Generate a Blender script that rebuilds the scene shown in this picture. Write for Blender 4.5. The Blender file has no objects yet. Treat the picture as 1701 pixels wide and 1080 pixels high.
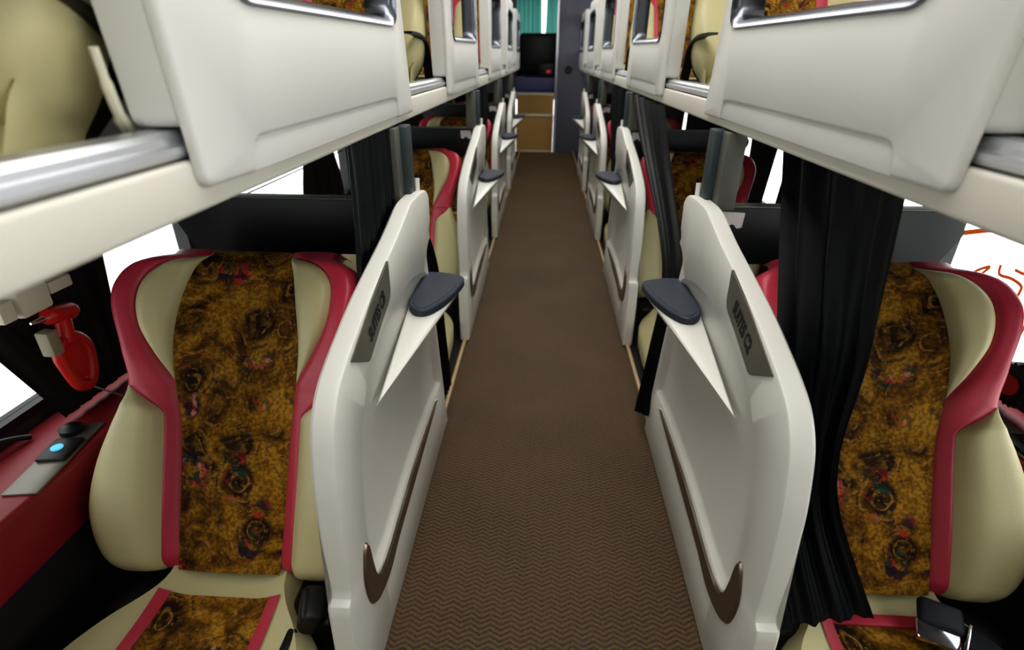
import bpy, bmesh, math, random
from mathutils import Vector, Matrix
random.seed(7)
scene = bpy.context.scene
COL = scene.collection

# ------------------------------------------------------------------ helpers
def lin(c):
    return tuple(((x/255)/12.92 if x/255 <= 0.04045 else ((x/255+0.055)/1.055)**2.4) for x in c)+(1.0,)

def mat(name, rgb, rough=0.5, metal=0.0, bump=0.0, bscale=200.0, var=0.06, vscale=6.0, spec=0.5, coat=0.0):
    m = bpy.data.materials.new(name); m.use_nodes = True
    nt = m.node_tree; b = nt.nodes['Principled BSDF']
    b.inputs['Roughness'].default_value = rough
    b.inputs['Metallic'].default_value = metal
    b.inputs['Specular IOR Level'].default_value = spec
    b.inputs['Coat Weight'].default_value = coat
    tc = nt.nodes.new('ShaderNodeTexCoord')
    n = nt.nodes.new('ShaderNodeTexNoise'); n.inputs['Scale'].default_value = vscale; n.inputs['Detail'].default_value = 4
    nt.links.new(tc.outputs['Object'], n.inputs['Vector'])
    mx = nt.nodes.new('ShaderNodeMix'); mx.data_type = 'RGBA'
    c = lin(rgb)
    mx.inputs['A'].default_value = tuple(x*(1-var) for x in c[:3])+(1,)
    mx.inputs['B'].default_value = tuple(min(1, x*(1+var)) for x in c[:3])+(1,)
    nt.links.new(n.outputs['Fac'], mx.inputs['Factor'])
    nt.links.new(mx.outputs['Result'], b.inputs['Base Color'])
    if bump:
        n2 = nt.nodes.new('ShaderNodeTexNoise'); n2.inputs['Scale'].default_value = bscale; n2.inputs['Detail'].default_value = 3
        nt.links.new(tc.outputs['Object'], n2.inputs['Vector'])
        bp = nt.nodes.new('ShaderNodeBump'); bp.inputs['Strength'].default_value = bump; bp.inputs['Distance'].default_value = 0.002
        nt.links.new(n2.outputs['Fac'], bp.inputs['Height'])
        nt.links.new(bp.outputs['Normal'], b.inputs['Normal'])
    return m

def obj(name, bm, m, parent=None, smooth=True, angle=40):
    me = bpy.data.meshes.new(name)
    bmesh.ops.recalc_face_normals(bm, faces=bm.faces)
    bm.to_mesh(me); bm.free()
    me.materials.append(m)
    if smooth:
        for p in me.polygons: p.use_smooth = True
        me.set_sharp_from_angle(angle=math.radians(angle))
    o = bpy.data.objects.new(name, me); COL.objects.link(o)
    if parent: o.parent = parent
    return o

def thing(name, loc=(0, 0, 0), rz=0.0):
    o = bpy.data.objects.new(name, None); COL.objects.link(o)
    o.location = loc; o.rotation_euler = (0, 0, rz); o.empty_display_size = 0.05
    return o

def tag(o, label, cat, group=None):
    o['label'] = label; o['category'] = cat
    if group: o['group'] = group
    return o

def struct(o):
    o['kind'] = 'structure'; return o

def copy_tree(o, parent=None):
    c = o.copy(); COL.objects.link(c)
    if parent: c.parent = parent
    for ch in list(o.children): copy_tree(ch, c)
    return c

def box(bm, x0, x1, y0, y1, z0, z1, bev=0.0, seg=2):
    r = bmesh.ops.create_cube(bm, size=1.0)
    vs = r['verts']
    for v in vs:
        v.co = Vector(((x0+x1)/2+v.co.x*abs(x1-x0), (y0+y1)/2+v.co.y*abs(y1-y0), (z0+z1)/2+v.co.z*abs(z1-z0)))
    if bev:
        es = list({e for v in vs for e in v.link_edges})
        bmesh.ops.bevel(bm, geom=es, offset=bev, segments=seg, affect='EDGES', profile=0.5)
    return bm

def nbox(*a, **k): return box(bmesh.new(), *a, **k)

def tube(bm, pts, r, n=8, closed_ends=True):
    pts = [Vector(p) for p in pts]; rings = []
    rr = r if isinstance(r, (list, tuple)) else [r]*len(pts)
    for i, p in enumerate(pts):
        d = (pts[min(i+1, len(pts)-1)]-pts[max(i-1, 0)]).normalized()
        a = d.orthogonal().normalized() if i == 0 else (a-d*a.dot(d)).normalized()
        b = d.cross(a)
        rings.append([bm.verts.new(p+(a*math.cos(t)+b*math.sin(t))*rr[i]) for t in [2*math.pi*j/n for j in range(n)]])
    for A, B in zip(rings, rings[1:]):
        for j in range(n): bm.faces.new((A[j], A[(j+1) % n], B[(j+1) % n], B[j]))
    if closed_ends:
        bm.faces.new(rings[0][::-1]); bm.faces.new(rings[-1])
    return bm

def catmull(pts, n=6, closed=True):
    P = [Vector(p) for p in pts]; out = []; N = len(P)
    rng = range(N) if closed else range(N-1)
    for i in rng:
        if closed: a, b, c, d = P[i-1], P[i], P[(i+1) % N], P[(i+2) % N]
        else: a, b, c, d = P[max(i-1, 0)], P[i], P[i+1], P[min(i+2, N-1)]
        for k in range(n):
            t = k/n
            out.append(0.5*((2*b)+(c-a)*t+(2*a-5*b+4*c-d)*t*t+(3*b-a-3*c+d)*t**3))
    if not closed: out.append(P[-1])
    return out

def chamfer_poly(pts, r, seg=3):
    """round every corner of a closed 2D polygon by radius-like distance r (number or per-point list)"""
    out = []; N = len(pts); P = [Vector(p) for p in pts]
    for i in range(N):
        ri = r[i] if isinstance(r, (list, tuple)) else r
        a, b, c = P[i-1], P[i], P[(i+1) % N]
        if ri <= 0: out.append(b); continue
        da, dc = (a-b), (c-b)
        la, lc = min(ri, da.length*0.45), min(ri, dc.length*0.45)
        p0, p1 = b+da.normalized()*la, b+dc.normalized()*lc
        for k in range(seg+1):
            t = k/seg
            out.append((1-t)**2*p0+2*t*(1-t)*b+t*t*p1)
    return out

def resample(pts, n):
    P = [Vector(p) for p in pts]; P2 = P+[P[0]]
    L = [0]
    for a, b in zip(P2, P2[1:]): L.append(L[-1]+(b-a).length)
    out = []; j = 0
    for i in range(n):
        s = L[-1]*i/n
        while L[j+1] < s: j += 1
        t = (s-L[j])/max(1e-9, L[j+1]-L[j])
        out.append(P2[j].lerp(P2[j+1], t))
    return out

def inset(pts, d):
    """move a closed 2D loop inwards by d (works for either winding)"""
    P = [Vector(p) for p in pts]; N = len(P)
    area = sum(P[i].x*P[(i+1) % N].y-P[(i+1) % N].x*P[i].y for i in range(N))
    sg = 1 if area > 0 else -1; out = []
    for i in range(N):
        t = (P[(i+1) % N]-P[i-1])
        if t.length < 1e-9: out.append(P[i].copy()); continue
        t.normalize(); out.append(P[i]+Vector((-t.y, t.x))*d*sg)
    return out

def loft(bm, loops, cap0=True, cap1=True):
    rings = [[bm.verts.new(p) for p in L] for L in loops]; n = len(rings[0])
    for A, B in zip(rings, rings[1:]):
        for j in range(n): bm.faces.new((A[j], A[(j+1) % n], B[(j+1) % n], B[j]))
    for do, R in ((cap0, rings[0]), (cap1, rings[-1])):
        if do:
            f = bm.faces.new(R); bmesh.ops.triangulate(bm, faces=[f])
    return bm

def slab(pts2, place, t0, t1, bev=0.0):
    """prism of a 2D outline; place(a, b, t) -> 3D"""
    bm = bmesh.new()
    if bev:
        i1 = inset(pts2, bev)
        L = [[place(p[0], p[1], t0) for p in i1], [place(p[0], p[1], t0+(bev if t1 > t0 else -bev)) for p in pts2],
             [place(p[0], p[1], t1-(bev if t1 > t0 else -bev)) for p in pts2], [place(p[0], p[1], t1) for p in i1]]
    else:
        L = [[place(p[0], p[1], t0) for p in pts2], [place(p[0], p[1], t1) for p in pts2]]
    return loft(bm, L)

def interp(tab, x):
    """smooth (cubic Hermite) table lookup"""
    n = len(tab)
    if x <= tab[0][0]: return tab[0][1]
    if x >= tab[-1][0]: return tab[-1][1]
    def slope(i):
        a, b = tab[max(i-1, 0)], tab[min(i+1, n-1)]
        return (b[1]-a[1])/(b[0]-a[0])
    for i in range(n-1):
        if x <= tab[i+1][0]:
            (a, fa), (b, fb) = tab[i], tab[i+1]; h = b-a; t = (x-a)/h
            return (2*t**3-3*t**2+1)*fa+(t**3-2*t**2+t)*h*slope(i)+(3*t**2-2*t**3)*fb+(t**3-t**2)*h*slope(i+1)

# ------------------------------------------------------------------ materials
M = {}
M['panel'] = mat('cream_plastic', (217, 216, 209), 0.38, var=0.02)
M['guard'] = mat('berth_plastic', (208, 207, 202), 0.42, var=0.02)
M['beam'] = mat('beam_plastic', (203, 199, 188), 0.5, var=0.03)
M['alu'] = mat('brushed_aluminium', (205, 208, 214), 0.32, 0.85, var=0.05, vscale=30)
M['smoke'] = mat('smoked_chrome', (120, 124, 132), 0.24, 0.95, var=0.03)
M['chrome'] = mat('chrome', (220, 222, 228), 0.12, 1.0, var=0.02)
M['trim'] = mat('bronze_chrome', (150, 138, 126), 0.26, 0.9, var=0.06)
M['plate'] = mat('grey_metal_plate', (128, 124, 114), 0.38, 0.55, var=0.12, vscale=18)
M['ink'] = mat('black_lettering', (22, 20, 18), 0.6)
M['cream'] = mat('cream_leather', (196, 188, 143), 0.42, bump=0.12, bscale=260, var=0.05)
M['red'] = mat('red_leather', (184, 54, 74), 0.4, bump=0.12, bscale=260, var=0.06)
M['redwall'] = mat('red_vinyl', (138, 30, 40), 0.45, bump=0.1, bscale=200, var=0.08)
M['shell'] = mat('seat_shell', (34, 16, 18), 0.5)
M['black'] = mat('black_plastic', (14, 15, 17), 0.45)
M['dark'] = mat('dark_floor_and_ledge_shade', (30, 26, 24), 0.8)
M['board'] = mat('dark_board', (14, 24, 23), 0.42, var=0.15)
M['boardtop'] = mat('painted_top_light_and_cable', (140, 148, 134), 0.5)  # pale tone paints light onto board tops; also colours the hammer cable
M['post'] = mat('slate_post', (52, 62, 66), 0.45, 0.2)
M['postlight'] = mat('olive_post', (82, 84, 76), 0.5)
M['table'] = mat('navy_tray', (44, 51, 65), 0.5, var=0.1, vscale=40, bump=0.15, bscale=400)
M['curtain'] = mat('black_curtain', (4, 9, 11), 0.5, spec=0.2, var=0.35, vscale=14, bump=0.3, bscale=90)
M['wcurtain'] = mat('black_window_curtain', (3, 4, 6), 0.7, var=0.3, vscale=20)
M['hammer'] = mat('red_plastic', (190, 34, 26), 0.35)
M['bracket'] = mat('cream_bracket', (206, 204, 182), 0.45)
M['holder'] = mat('beige_holder', (140, 134, 110), 0.5)
M['white'] = mat('white_sticker', (214, 208, 206), 0.5, var=0.1, vscale=60)
M['wall'] = mat('wall_lining', (58, 52, 50), 0.7)
M['upperwall'] = mat('upper_wall_lining', (200, 196, 186), 0.7)
M['ceiling'] = mat('ceiling_lining', (225, 222, 214), 0.7)
M['frame'] = mat('black_window_frame', (16, 16, 18), 0.5)
M['lav'] = mat('lavender_door', (86, 86, 100), 0.5, var=0.05)
M['lavfloor'] = mat('lavender_vinyl', (98, 98, 142), 0.5)
M['riser'] = mat('tan_vinyl_step', (160, 126, 70), 0.6, var=0.12)
M['nosing'] = mat('pale_step_nosing', (196, 184, 160), 0.4)
M['teal'] = mat('teal_curtain', (70, 128, 120), 0.7, var=0.1)
M['orange'] = mat('orange_graphic_added_glow', (206, 92, 28), 0.6); M['orange'].node_tree.nodes['Principled BSDF'].inputs['Emission Color'].default_value = lin((214, 96, 30)); M['orange'].node_tree.nodes['Principled BSDF'].inputs['Emission Strength'].default_value = .45  # slight emission stands in for daylight coming through the drawing
M['blue'] = mat('glowing_blue_socket', (60, 170, 215), 0.3)
M['skirt'] = mat('cream_floor_edge', (176, 152, 116), 0.5)

def pattern_mat():
    m = bpy.data.materials.new('floral_fabric'); m.use_nodes = True
    nt = m.node_tree; N = nt.nodes; L = nt.links; b = N['Principled BSDF']
    b.inputs['Roughness'].default_value = 0.85; b.inputs['Specular IOR Level'].default_value = 0.15
    tc = N.new('ShaderNodeTexCoord')
    def noise(s, d=3, dist=0.0):
        n = N.new('ShaderNodeTexNoise'); n.inputs['Scale'].default_value = s; n.inputs['Detail'].default_value = d
        n.inputs['Distortion'].default_value = dist; L.new(tc.outputs['Object'], n.inputs['Vector']); return n.outputs['Fac']
    def ramp(src, stops):
        r = N.new('ShaderNodeValToRGB'); e = r.color_ramp.elements
        while len(e) < len(stops): e.new(0.5)
        for k, (p, c) in enumerate(stops): e[k].position = p; e[k].color = c if len(c) == 4 else lin(c)
        L.new(src, r.inputs['Fac']); return r.outputs['Color']
    def mix(f, a, c, mode='MIX'):
        x = N.new('ShaderNodeMix'); x.data_type = 'RGBA'; x.blend_type = mode
        for s, v in (('Factor', f), ('A', a), ('B', c)):
            if hasattr(v, 'node'): L.new(v, x.inputs[s])
            else: x.inputs[s].default_value = v
        return x.outputs['Result']
    def mth(op, a, c):
        x = N.new('ShaderNodeMath'); x.operation = op
        for k, v in enumerate((a, c)):
            if hasattr(v, 'node'): L.new(v, x.inputs[k])
            else: x.inputs[k].default_value = v
        return x.outputs[0]
    W, K = (1, 1, 1, 1), (0, 0, 0, 1)
    nd = N.new('ShaderNodeTexNoise'); nd.inputs['Scale'].default_value = 9; nd.inputs['Detail'].default_value = 2; L.new(tc.outputs['Object'], nd.inputs['Vector'])
    vm = N.new('ShaderNodeMix'); vm.data_type = 'RGBA'; vm.inputs['Factor'].default_value = 0.07
    L.new(tc.outputs['Object'], vm.inputs['A']); L.new(nd.outputs['Color'], vm.inputs['B'])
    base = ramp(noise(14, 4, 1.2), [(0.30, (62, 38, 18)), (0.45, (120, 82, 22)), (0.55, (158, 114, 28)), (0.68, (176, 132, 44))])
    # round leaf rosettes: dark hearts with pale curved strokes
    v = N.new('ShaderNodeTexVoronoi'); v.inputs['Scale'].default_value = 10.5; v.inputs['Randomness'].default_value = 0.9
    L.new(vm.outputs['Result'], v.inputs['Vector'])
    sel = N.new('ShaderNodeSeparateColor'); L.new(v.outputs['Color'], sel.inputs['Color'])
    heart = ramp(v.outputs['Distance'], [(0.0, W), (0.30, W), (0.42, K)])
    darksel = ramp(sel.outputs['Red'], [(0.36, K), (0.40, W)])
    broken = ramp(noise(26, 3, 1.0), [(0.40, K), (0.52, W)])
    c = mix(mth('MULTIPLY', mth('MULTIPLY', heart, darksel), mth('ADD', 0.45, mth('MULTIPLY', broken, 0.5))), base, lin((34, 20, 16)))
    arcs = ramp(mth('SINE', mth('MULTIPLY', v.outputs['Distance'], 34.0), 0.0), [(0.72, K), (0.93, W)])
    arcm = ramp(noise(17, 3, 0.6), [(0.47, K), (0.56, W)])
    c = mix(mth('MULTIPLY', mth('MULTIPLY', arcs, arcm), 0.75), c, lin((172, 128, 58)))
    rim = ramp(v.outputs['Distance'], [(0.0, K), (0.40, K), (0.45, W), (0.50, K)])
    c = mix(mth('MULTIPLY', mth('MULTIPLY', rim, arcm), 0.8), c, lin((44, 26, 16)))
    # speckled weave
    sp = ramp(noise(140, 2), [(0.42, K), (0.58, W)])
    c = mix(mth('MULTIPLY', sp, 0.5), c, lin((26, 15, 12)))
    sp2 = ramp(noise(110, 2), [(0.60, K), (0.70, W)])
    c = mix(mth('MULTIPLY', sp2, 0.4), c, lin((178, 136, 60)))
    # flower clusters: red, green, violet and pale petals gathered around sparse centres
    v2 = N.new('ShaderNodeTexVoronoi'); v2.inputs['Scale'].default_value = 11.5; v2.inputs['Randomness'].default_value = 0.8
    L.new(vm.outputs['Result'], v2.inputs['Vector'])
    near = ramp(v2.outputs['Distance'], [(0.0, W), (0.24, W), (0.36, K)])
    for seed, col, lo in ((0.0, (176, 36, 40), 0.56), (3.7, (20, 58, 46), 0.57), (9.1, (34, 24, 44), 0.58), (5.3, (186, 128, 110), 0.66)):
        mp = N.new('ShaderNodeMapping'); mp.inputs['Location'].default_value = (seed, seed*0.7, seed*0.3)
        L.new(tc.outputs['Object'], mp.inputs['Vector'])
        n = N.new('ShaderNodeTexNoise'); n.inputs['Scale'].default_value = 36; n.inputs['Detail'].default_value = 3
        L.new(mp.outputs['Vector'], n.inputs['Vector'])
        c = mix(mth('MULTIPLY', mth('MULTIPLY', ramp(n.outputs['Fac'], [(lo-0.04, K), (lo+0.02, W)]), near), 0.9), c, lin(col))
    L.new(c, b.inputs['Base Color'])
    bp = N.new('ShaderNodeBump'); bp.inputs['Strength'].default_value = 0.25; bp.inputs['Distance'].default_value = 0.002
    L.new(sp, bp.inputs['Height']); L.new(bp.outputs['Normal'], b.inputs['Normal'])
    return m
M['pattern'] = pattern_mat()

def floor_mat():
    m = bpy.data.materials.new('brown_woven_vinyl'); m.use_nodes = True
    nt = m.node_tree; N = nt.nodes; L = nt.links; b = N['Principled BSDF']
    b.inputs['Roughness'].default_value = 0.62; b.inputs['Specular IOR Level'].default_value = 0.3
    tc = N.new('ShaderNodeTexCoord'); sx = N.new('ShaderNodeSeparateXYZ'); L.new(tc.outputs['Object'], sx.inputs[0])
    def mth(op, a, c=0.0):
        x = N.new('ShaderNodeMath'); x.operation = op
        for k, v in enumerate((a, c)):
            if hasattr(v, 'node'): L.new(v, x.inputs[k])
            else: x.inputs[k].default_value = v
        return x.outputs[0]
    # herringbone: columns 26 mm wide, slanted ribs flipping direction each column
    px = mth('PINGPONG', mth('ADD', sx.outputs['X'], 5.0), 0.022)
    s = mth('SINE', mth('MULTIPLY', mth('ADD', sx.outputs['Y'], mth('MULTIPLY', px, 0.55)), 2*math.pi/0.0125))
    n = N.new('ShaderNodeTexNoise'); n.inputs['Scale'].default_value = 160; n.inputs['Detail'].default_value = 3
    L.new(tc.outputs['Object'], n.inputs['Vector'])
    n2 = N.new('ShaderNodeTexNoise'); n2.inputs['Scale'].default_value = 3.0; n2.inputs['Detail'].default_value = 3
    L.new(tc.outputs['Object'], n2.inputs['Vector'])
    f = mth('ADD', mth('MULTIPLY', s, 0.2), mth('ADD', mth('MULTIPLY', n.outputs['Fac'], 0.7), mth('MULTIPLY', n2.outputs['Fac'], 0.35)))
    r = N.new('ShaderNodeValToRGB'); e = r.color_ramp.elements
    e[0].position = 0.2; e[0].color = lin((46, 33, 20)); e[1].position = 0.85; e[1].color = lin((103, 81, 55))
    L.new(f, r.inputs['Fac']); L.new(r.outputs['Color'], b.inputs['Base Color'])
    bp = N.new('ShaderNodeBump'); bp.inputs['Strength'].default_value = 0.35; bp.inputs['Distance'].default_value = 0.001
    L.new(s, bp.inputs['Height']); L.new(bp.outputs['Normal'], b.inputs['Normal'])
    return m
M['floor'] = floor_mat()

def translucent(m, f):
    nt = m.node_tree; b = nt.nodes['Principled BSDF']; o = nt.nodes['Material Output']
    t = nt.nodes.new('ShaderNodeBsdfTranslucent'); mx = nt.nodes.new('ShaderNodeMixShader'); mx.inputs[0].default_value = f
    src = b.inputs['Base Color'].links[0].from_socket; nt.links.new(src, t.inputs['Color'])
    nt.links.new(b.outputs[0], mx.inputs[1]); nt.links.new(t.outputs[0], mx.inputs[2]); nt.links.new(mx.outputs[0], o.inputs['Surface'])
translucent(M['teal'], .6)

def glass_mat():
    m = bpy.data.materials.new('window_glass'); m.use_nodes = True
    nt = m.node_tree; N = nt.nodes; L = nt.links
    for n in list(N): N.remove(n)
    o = N.new('ShaderNodeOutputMaterial'); mx = N.new('ShaderNodeMixShader'); t = N.new('ShaderNodeBsdfTransparent')
    g = N.new('ShaderNodeBsdfGlossy'); g.inputs['Roughness'].default_value = 0.03
    mx.inputs[0].default_value = 0.05
    t.inputs['Color'].default_value = (0.97, 0.985, 0.98, 1)
    L.new(t.outputs[0], mx.inputs[1]); L.new(g.outputs[0], mx.inputs[2]); L.new(mx.outputs[0], o.inputs[0])
    return m
M['glass'] = glass_mat()

def glow_mat(name, rgb, s):
    m = bpy.data.materials.new(name); m.use_nodes = True
    b = m.node_tree.nodes['Principled BSDF']; b.inputs['Base Color'].default_value = lin(rgb)
    b.inputs['Emission Color'].default_value = lin(rgb); b.inputs['Emission Strength'].default_value = s
    return m
M['led'] = glow_mat('blue_indicator_light', (90, 190, 235), 0.6)
M['lamp'] = glow_mat('lamp_diffuser', (255, 250, 244), 2.0)

PITCH = 1.48
NROW = 4
SIDE = {-1: 'left', 1: 'right'}
ORD = ['nearest', 'second', 'third', 'fourth', 'fifth']
WX = 1.14                       # inner face of the side walls
YN, YF = -1.3, 7.3              # rear wall, bulkhead
DECK = 0.965

# ------------------------------------------------------------------ shell of the bus
struct(obj('floor', nbox(-0.338, 0.338, YN, YF, -0.04, 0.0), M['floor'], smooth=False))
for s, n in ((-1, 1), (1, 2)):
    struct(obj('trim_%d' % n, nbox(s*0.338, s*(WX+0.04), YN, YF, -0.04, 0.0), M['dark'], smooth=False))
    struct(obj('trim_%d' % (n+2), nbox(s*0.338, s*0.352, YN, YF, 0.0005, 0.02, bev=0.004), M['skirt']))
struct(obj('ceiling', nbox(-WX-0.05, WX+0.05, YN, 9.6, 2.0, 2.05), M['ceiling'], smooth=False))
struct(obj('wall_rear', nbox(-WX-0.05, WX+0.05, YN-0.05, YN, 0, 2.0), M['upperwall'], smooth=False))
win_y = [(-0.95, 1.60)]+[(1.70+PITCH*k, 1.60+PITCH*(k+1)) for k in range(1, 1)]
win_y += [(1.70, 3.10), (3.20, 4.60), (4.70, 6.10), (6.20, 7.15)]
LZ, UZ = (0.385, 0.968), (1.16, 1.78)
wn = 0
WIN = {}
for s in (-1, 1):
    x0, x1 = s*WX, s*(WX+0.05)
    bm = bmesh.new()
    for z0, z1 in ((0, LZ[0]), (LZ[1], UZ[0]), (UZ[1], 2.0)): box(bm, x0, x1, YN, YF, z0, z1)
    edges = [YN]+[y for w in win_y for y in w]+[YF]
    for a, b in zip(edges[::2], edges[1::2]):
        for z0, z1 in (LZ, UZ): box(bm, x0, x1, a, b, z0, z1)
    struct(obj('wall_'+SIDE[s], bm, M['wall'], smooth=False))
    for (a, b) in win_y:
        for lev, (z0, z1) in enumerate((LZ, UZ)):
            wn += 1
            bm = bmesh.new(); t = 0.022
            fx0, fx1 = s*(WX-0.006), s*(WX+0.03)
            box(bm, fx0, fx1, a, b, z0, z0+t); box(bm, fx0, fx1, a, b, z1-t, z1)
            box(bm, fx0, fx1, a, a+t, z0+t, z1-t); box(bm, fx0, fx1, b-t, b, z0+t, z1-t)
            w = struct(obj('window_%d' % wn, bm, M['frame'], smooth=False))
            g = obj('pane', nbox(s*(WX+0.012), s*(WX+0.016), a+t, b-t, z0+t, z1-t), M['glass'], w, smooth=False)
            WIN[(s, a, lev)] = w

# window-side ledges: red padded box with a grey plate and a socket
for s in (-1, 1):
    L = struct(obj('trim_%d' % (5 if s < 0 else 6), box(bmesh.new(), s*0.955, s*WX, YN, YF, 0.225, 0.365, bev=0.012, seg=3), M['redwall']))
    struct(obj('trim_%d' % (8 if s < 0 else 9), nbox(s*0.972, s*WX, YN, YF, 0.0, 0.224), M['dark'], smooth=False))  # dark lower box paints in the shade on the ledge's lower face

# bulkhead, steps and driver's cab
struct(obj('wall_bulkhead', box(box(bmesh.new(), -WX-0.05, -0.40, YF, YF+0.05, 0, 2.0), 0.47, WX+0.05, YF, YF+0.05, 0, 2.0), M['wall'], smooth=False))

st = thing('boarding_step', (-0.15, YF, 0))
obj('riser', nbox(-0.245, 0.225, 0.0, 0.20, 0.0, 0.43), M['riser'], st, smooth=False)
obj('nosing', nbox(-0.245, 0.225, -0.012, 0.20, 0.43, 0.455, bev=0.006), M['nosing'], st)
obj('kick_strip', nbox(-0.245, 0.225, -0.012, -0.001, 0.0, 0.02, bev=0.003), M['nosing'], st)
tag(st, 'lower tan step with pale nosing at the far end of the aisle', 'step')
st = thing('boarding_step', (-0.15, YF+0.2, 0))
obj('riser', nbox(-0.245, 0.225, 0.001, 0.25, 0.0, 0.665), M['riser'], st, smooth=False)
obj('nosing', nbox(-0.245, 0.225, -0.012, 0.25, 0.665, 0.69, bev=0.006), M['nosing'], st)
tag(st, 'upper tan step leading up to the lavender cab floor', 'step')
struct(obj('floor_cab', nbox(-1.19, 1.19, YF+0.45, 9.6, 0.60, 0.685), M['lavfloor'], smooth=False))
bm = bmesh.new()
for a in ((-1.19, 1.19, 9.55, 9.6, 0.6, 1.02), (-1.19, 1.19, 9.55, 9.6, 1.96, 2.0), (-1.19, -0.8, 9.55, 9.6, 1.02, 1.96), (0.8, 1.19, 9.55, 9.6, 1.02, 1.96)): box(bm, *a)
struct(obj('wall_front', bm, M['wall'], smooth=False))
struct(obj('wall_cab', box(box(bmesh.new(), -1.24, -1.19, YF, 9.6, 0.0, 2.0), 1.19, 1.24, YF, 9.6, 0.0, 2.0), M['wall'], smooth=False))
bm = bmesh.new()
for a in ((-0.8, 0.8, 9.54, 9.58, 1.02, 1.05), (-0.8, 0.8, 9.54, 9.58, 1.93, 1.96), (-0.8, -0.77, 9.54, 9.58, 1.05, 1.93), (0.77, 0.8, 9.54, 9.58, 1.05, 1.93)): box(bm, *a)
w = struct(obj('window_%d' % (wn+1), bm, M['frame'], smooth=False))
obj('pane', nbox(-0.77, 0.77, 9.56, 9.564, 1.05, 1.93), M['glass'], w, smooth=False)

# sliding partition door at the far end
d = obj('door_1', nbox(0.105, 0.468, YF-0.03, YF+0.015, 0.001, 1.99, bev=0.005), M['lav']); struct(d)
bm = bmesh.new()
tube(bm, [(0.235+0.035*math.cos(t), YF-0.048, 0.965+0.035*math.sin(t)) for t in [2*math.pi*k/20 for k in range(21)]], 0.009)
box(bm, 0.222, 0.248, YF-0.05, YF-0.028, 0.95, 0.98)
obj('door_handle', bm, M['black'], d)
struct(obj('trim_7', nbox(0.078, 0.104, YF-0.035, YF+0.02, 0.0, 1.99, bev=0.004), M['alu']))

# engine hump, driver's seat and console beyond the steps
t = thing('engine_cover', (-0.12, 8.05, 0.685))
obj('body', nbox(-0.33, 0.30, 0, 0.35, 0.0, 0.17, bev=0.02, seg=3), M['lavfloor'], t)
tag(t, 'lavender engine cover box just beyond the steps', 'engine cover')
t = thing('driver_seat', (-0.13, 8.55, 0.685))
obj('seat', nbox(-0.24, 0.24, 0.0, 0.45, 0.02, 0.2, bev=0.05, seg=3), M['black'], t)
obj('backrest', nbox(-0.29, 0.30, 0.0, 0.12, 0.2, 0.72, bev=0.05, seg=3), M['board'], t)
tag(t, 'dark driver seat seen beyond the steps at the front', 'seat')
t = thing('control_box', (0.0, 8.2, 0.855))
obj('casing', nbox(-0.15, 0.13, 0, 0.12, 0, 0.17, bev=0.01), M['black'], t)
obj('indicator_light', nbox(-0.03, 0.03, -0.006, 0.002, 0.05, 0.09, bev=0.005), glow_mat('pink_indicator_light', (200, 60, 90), 0.35), t)
tag(t, 'small black control box with a dim pink light on the engine cover', 'box')

def drape2(name, near, far, folds, amp, m, seed=0, nu=46, nv=34):
    """cloth spanned between a near-edge and a far-edge path, both running from top to hem"""
    rnd = random.Random(seed); ph = [rnd.uniform(0, 6.28) for _ in range(4)]
    n_, f_ = [catmull(p, 12, False) for p in (near, far)]
    def at(P, v):
        x = v*(len(P)-1); i = min(int(x), len(P)-2); return P[i].lerp(P[i+1], x-i)
    bm = bmesh.new(); rows = []
    for j in range(nv+1):
        v = j/nv; a, b = at(n_, v), at(f_, v); nr = (b-a).cross(Vector((0, 0, 1)))
        nr = nr.normalized() if nr.length > 1e-6 else Vector((1, 0, 0)); row = []
        for i in range(nu*2+1):
            u = i/(nu*2)
            w = math.sin(2*math.pi*folds*u+ph[0]+.5*math.sin(3*v+ph[1]))+.45*math.sin(2*math.pi*folds*2.3*u+ph[2]+1.1*v)
            row.append(bm.verts.new(a.lerp(b, u)+nr*amp*w*(1 if v < .7 else 1-(v-.7)*2.2)))
        rows.append(row)
    for R, S in zip(rows, rows[1:]):
        for i in range(len(R)-1): bm.faces.new((R[i], R[i+1], S[i+1], S[i]))
    return obj(name, bm, m, None, angle=80)

def drape(name, A, B, C, D, folds, amp, m, parent=None, nu=80, nv=26, pinch=None, seed=0, power=1.0, hemw=0.0):
    """hanging cloth between the top line A-B and the bottom line C-D; pinch = (v, width factor, anchor u)"""
    A, B, C, D = map(Vector, (A, B, C, D)); rnd = random.Random(seed)
    ph = [rnd.uniform(0, 6.28) for _ in range(4)]
    nrm = (B-A).cross(C-A).normalized(); bm = bmesh.new(); rows = []
    for j in range(nv+1):
        v = j/nv; row = []
        for i in range(nu+1):
            u = i/nu; uu = u
            if pinch:
                pv, pw, pa = pinch
                k = math.exp(-((v-pv)/0.22)**2)*(1-pw); uu = u+(pa-u)*k
            vv = v**power
            p = (A.lerp(B, uu)).lerp(C.lerp(D, uu), vv)
            w = math.sin(2*math.pi*folds*u+ph[0]+0.5*math.sin(3*v+ph[1]))+0.45*math.sin(2*math.pi*folds*2.3*u+ph[2]+1.1*v)
            p = p+nrm*amp*w*(1.1-0.8*v)
            p.z += hemw*math.sin(2*math.pi*2*u+ph[3])*v
            row.append(bm.verts.new(p))
        rows.append(row)
    for R, S in zip(rows, rows[1:]):
        for i in range(nu): bm.faces.new((R[i], R[i+1], S[i+1], S[i]))
    return obj(name, bm, m, parent, angle=80)

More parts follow.
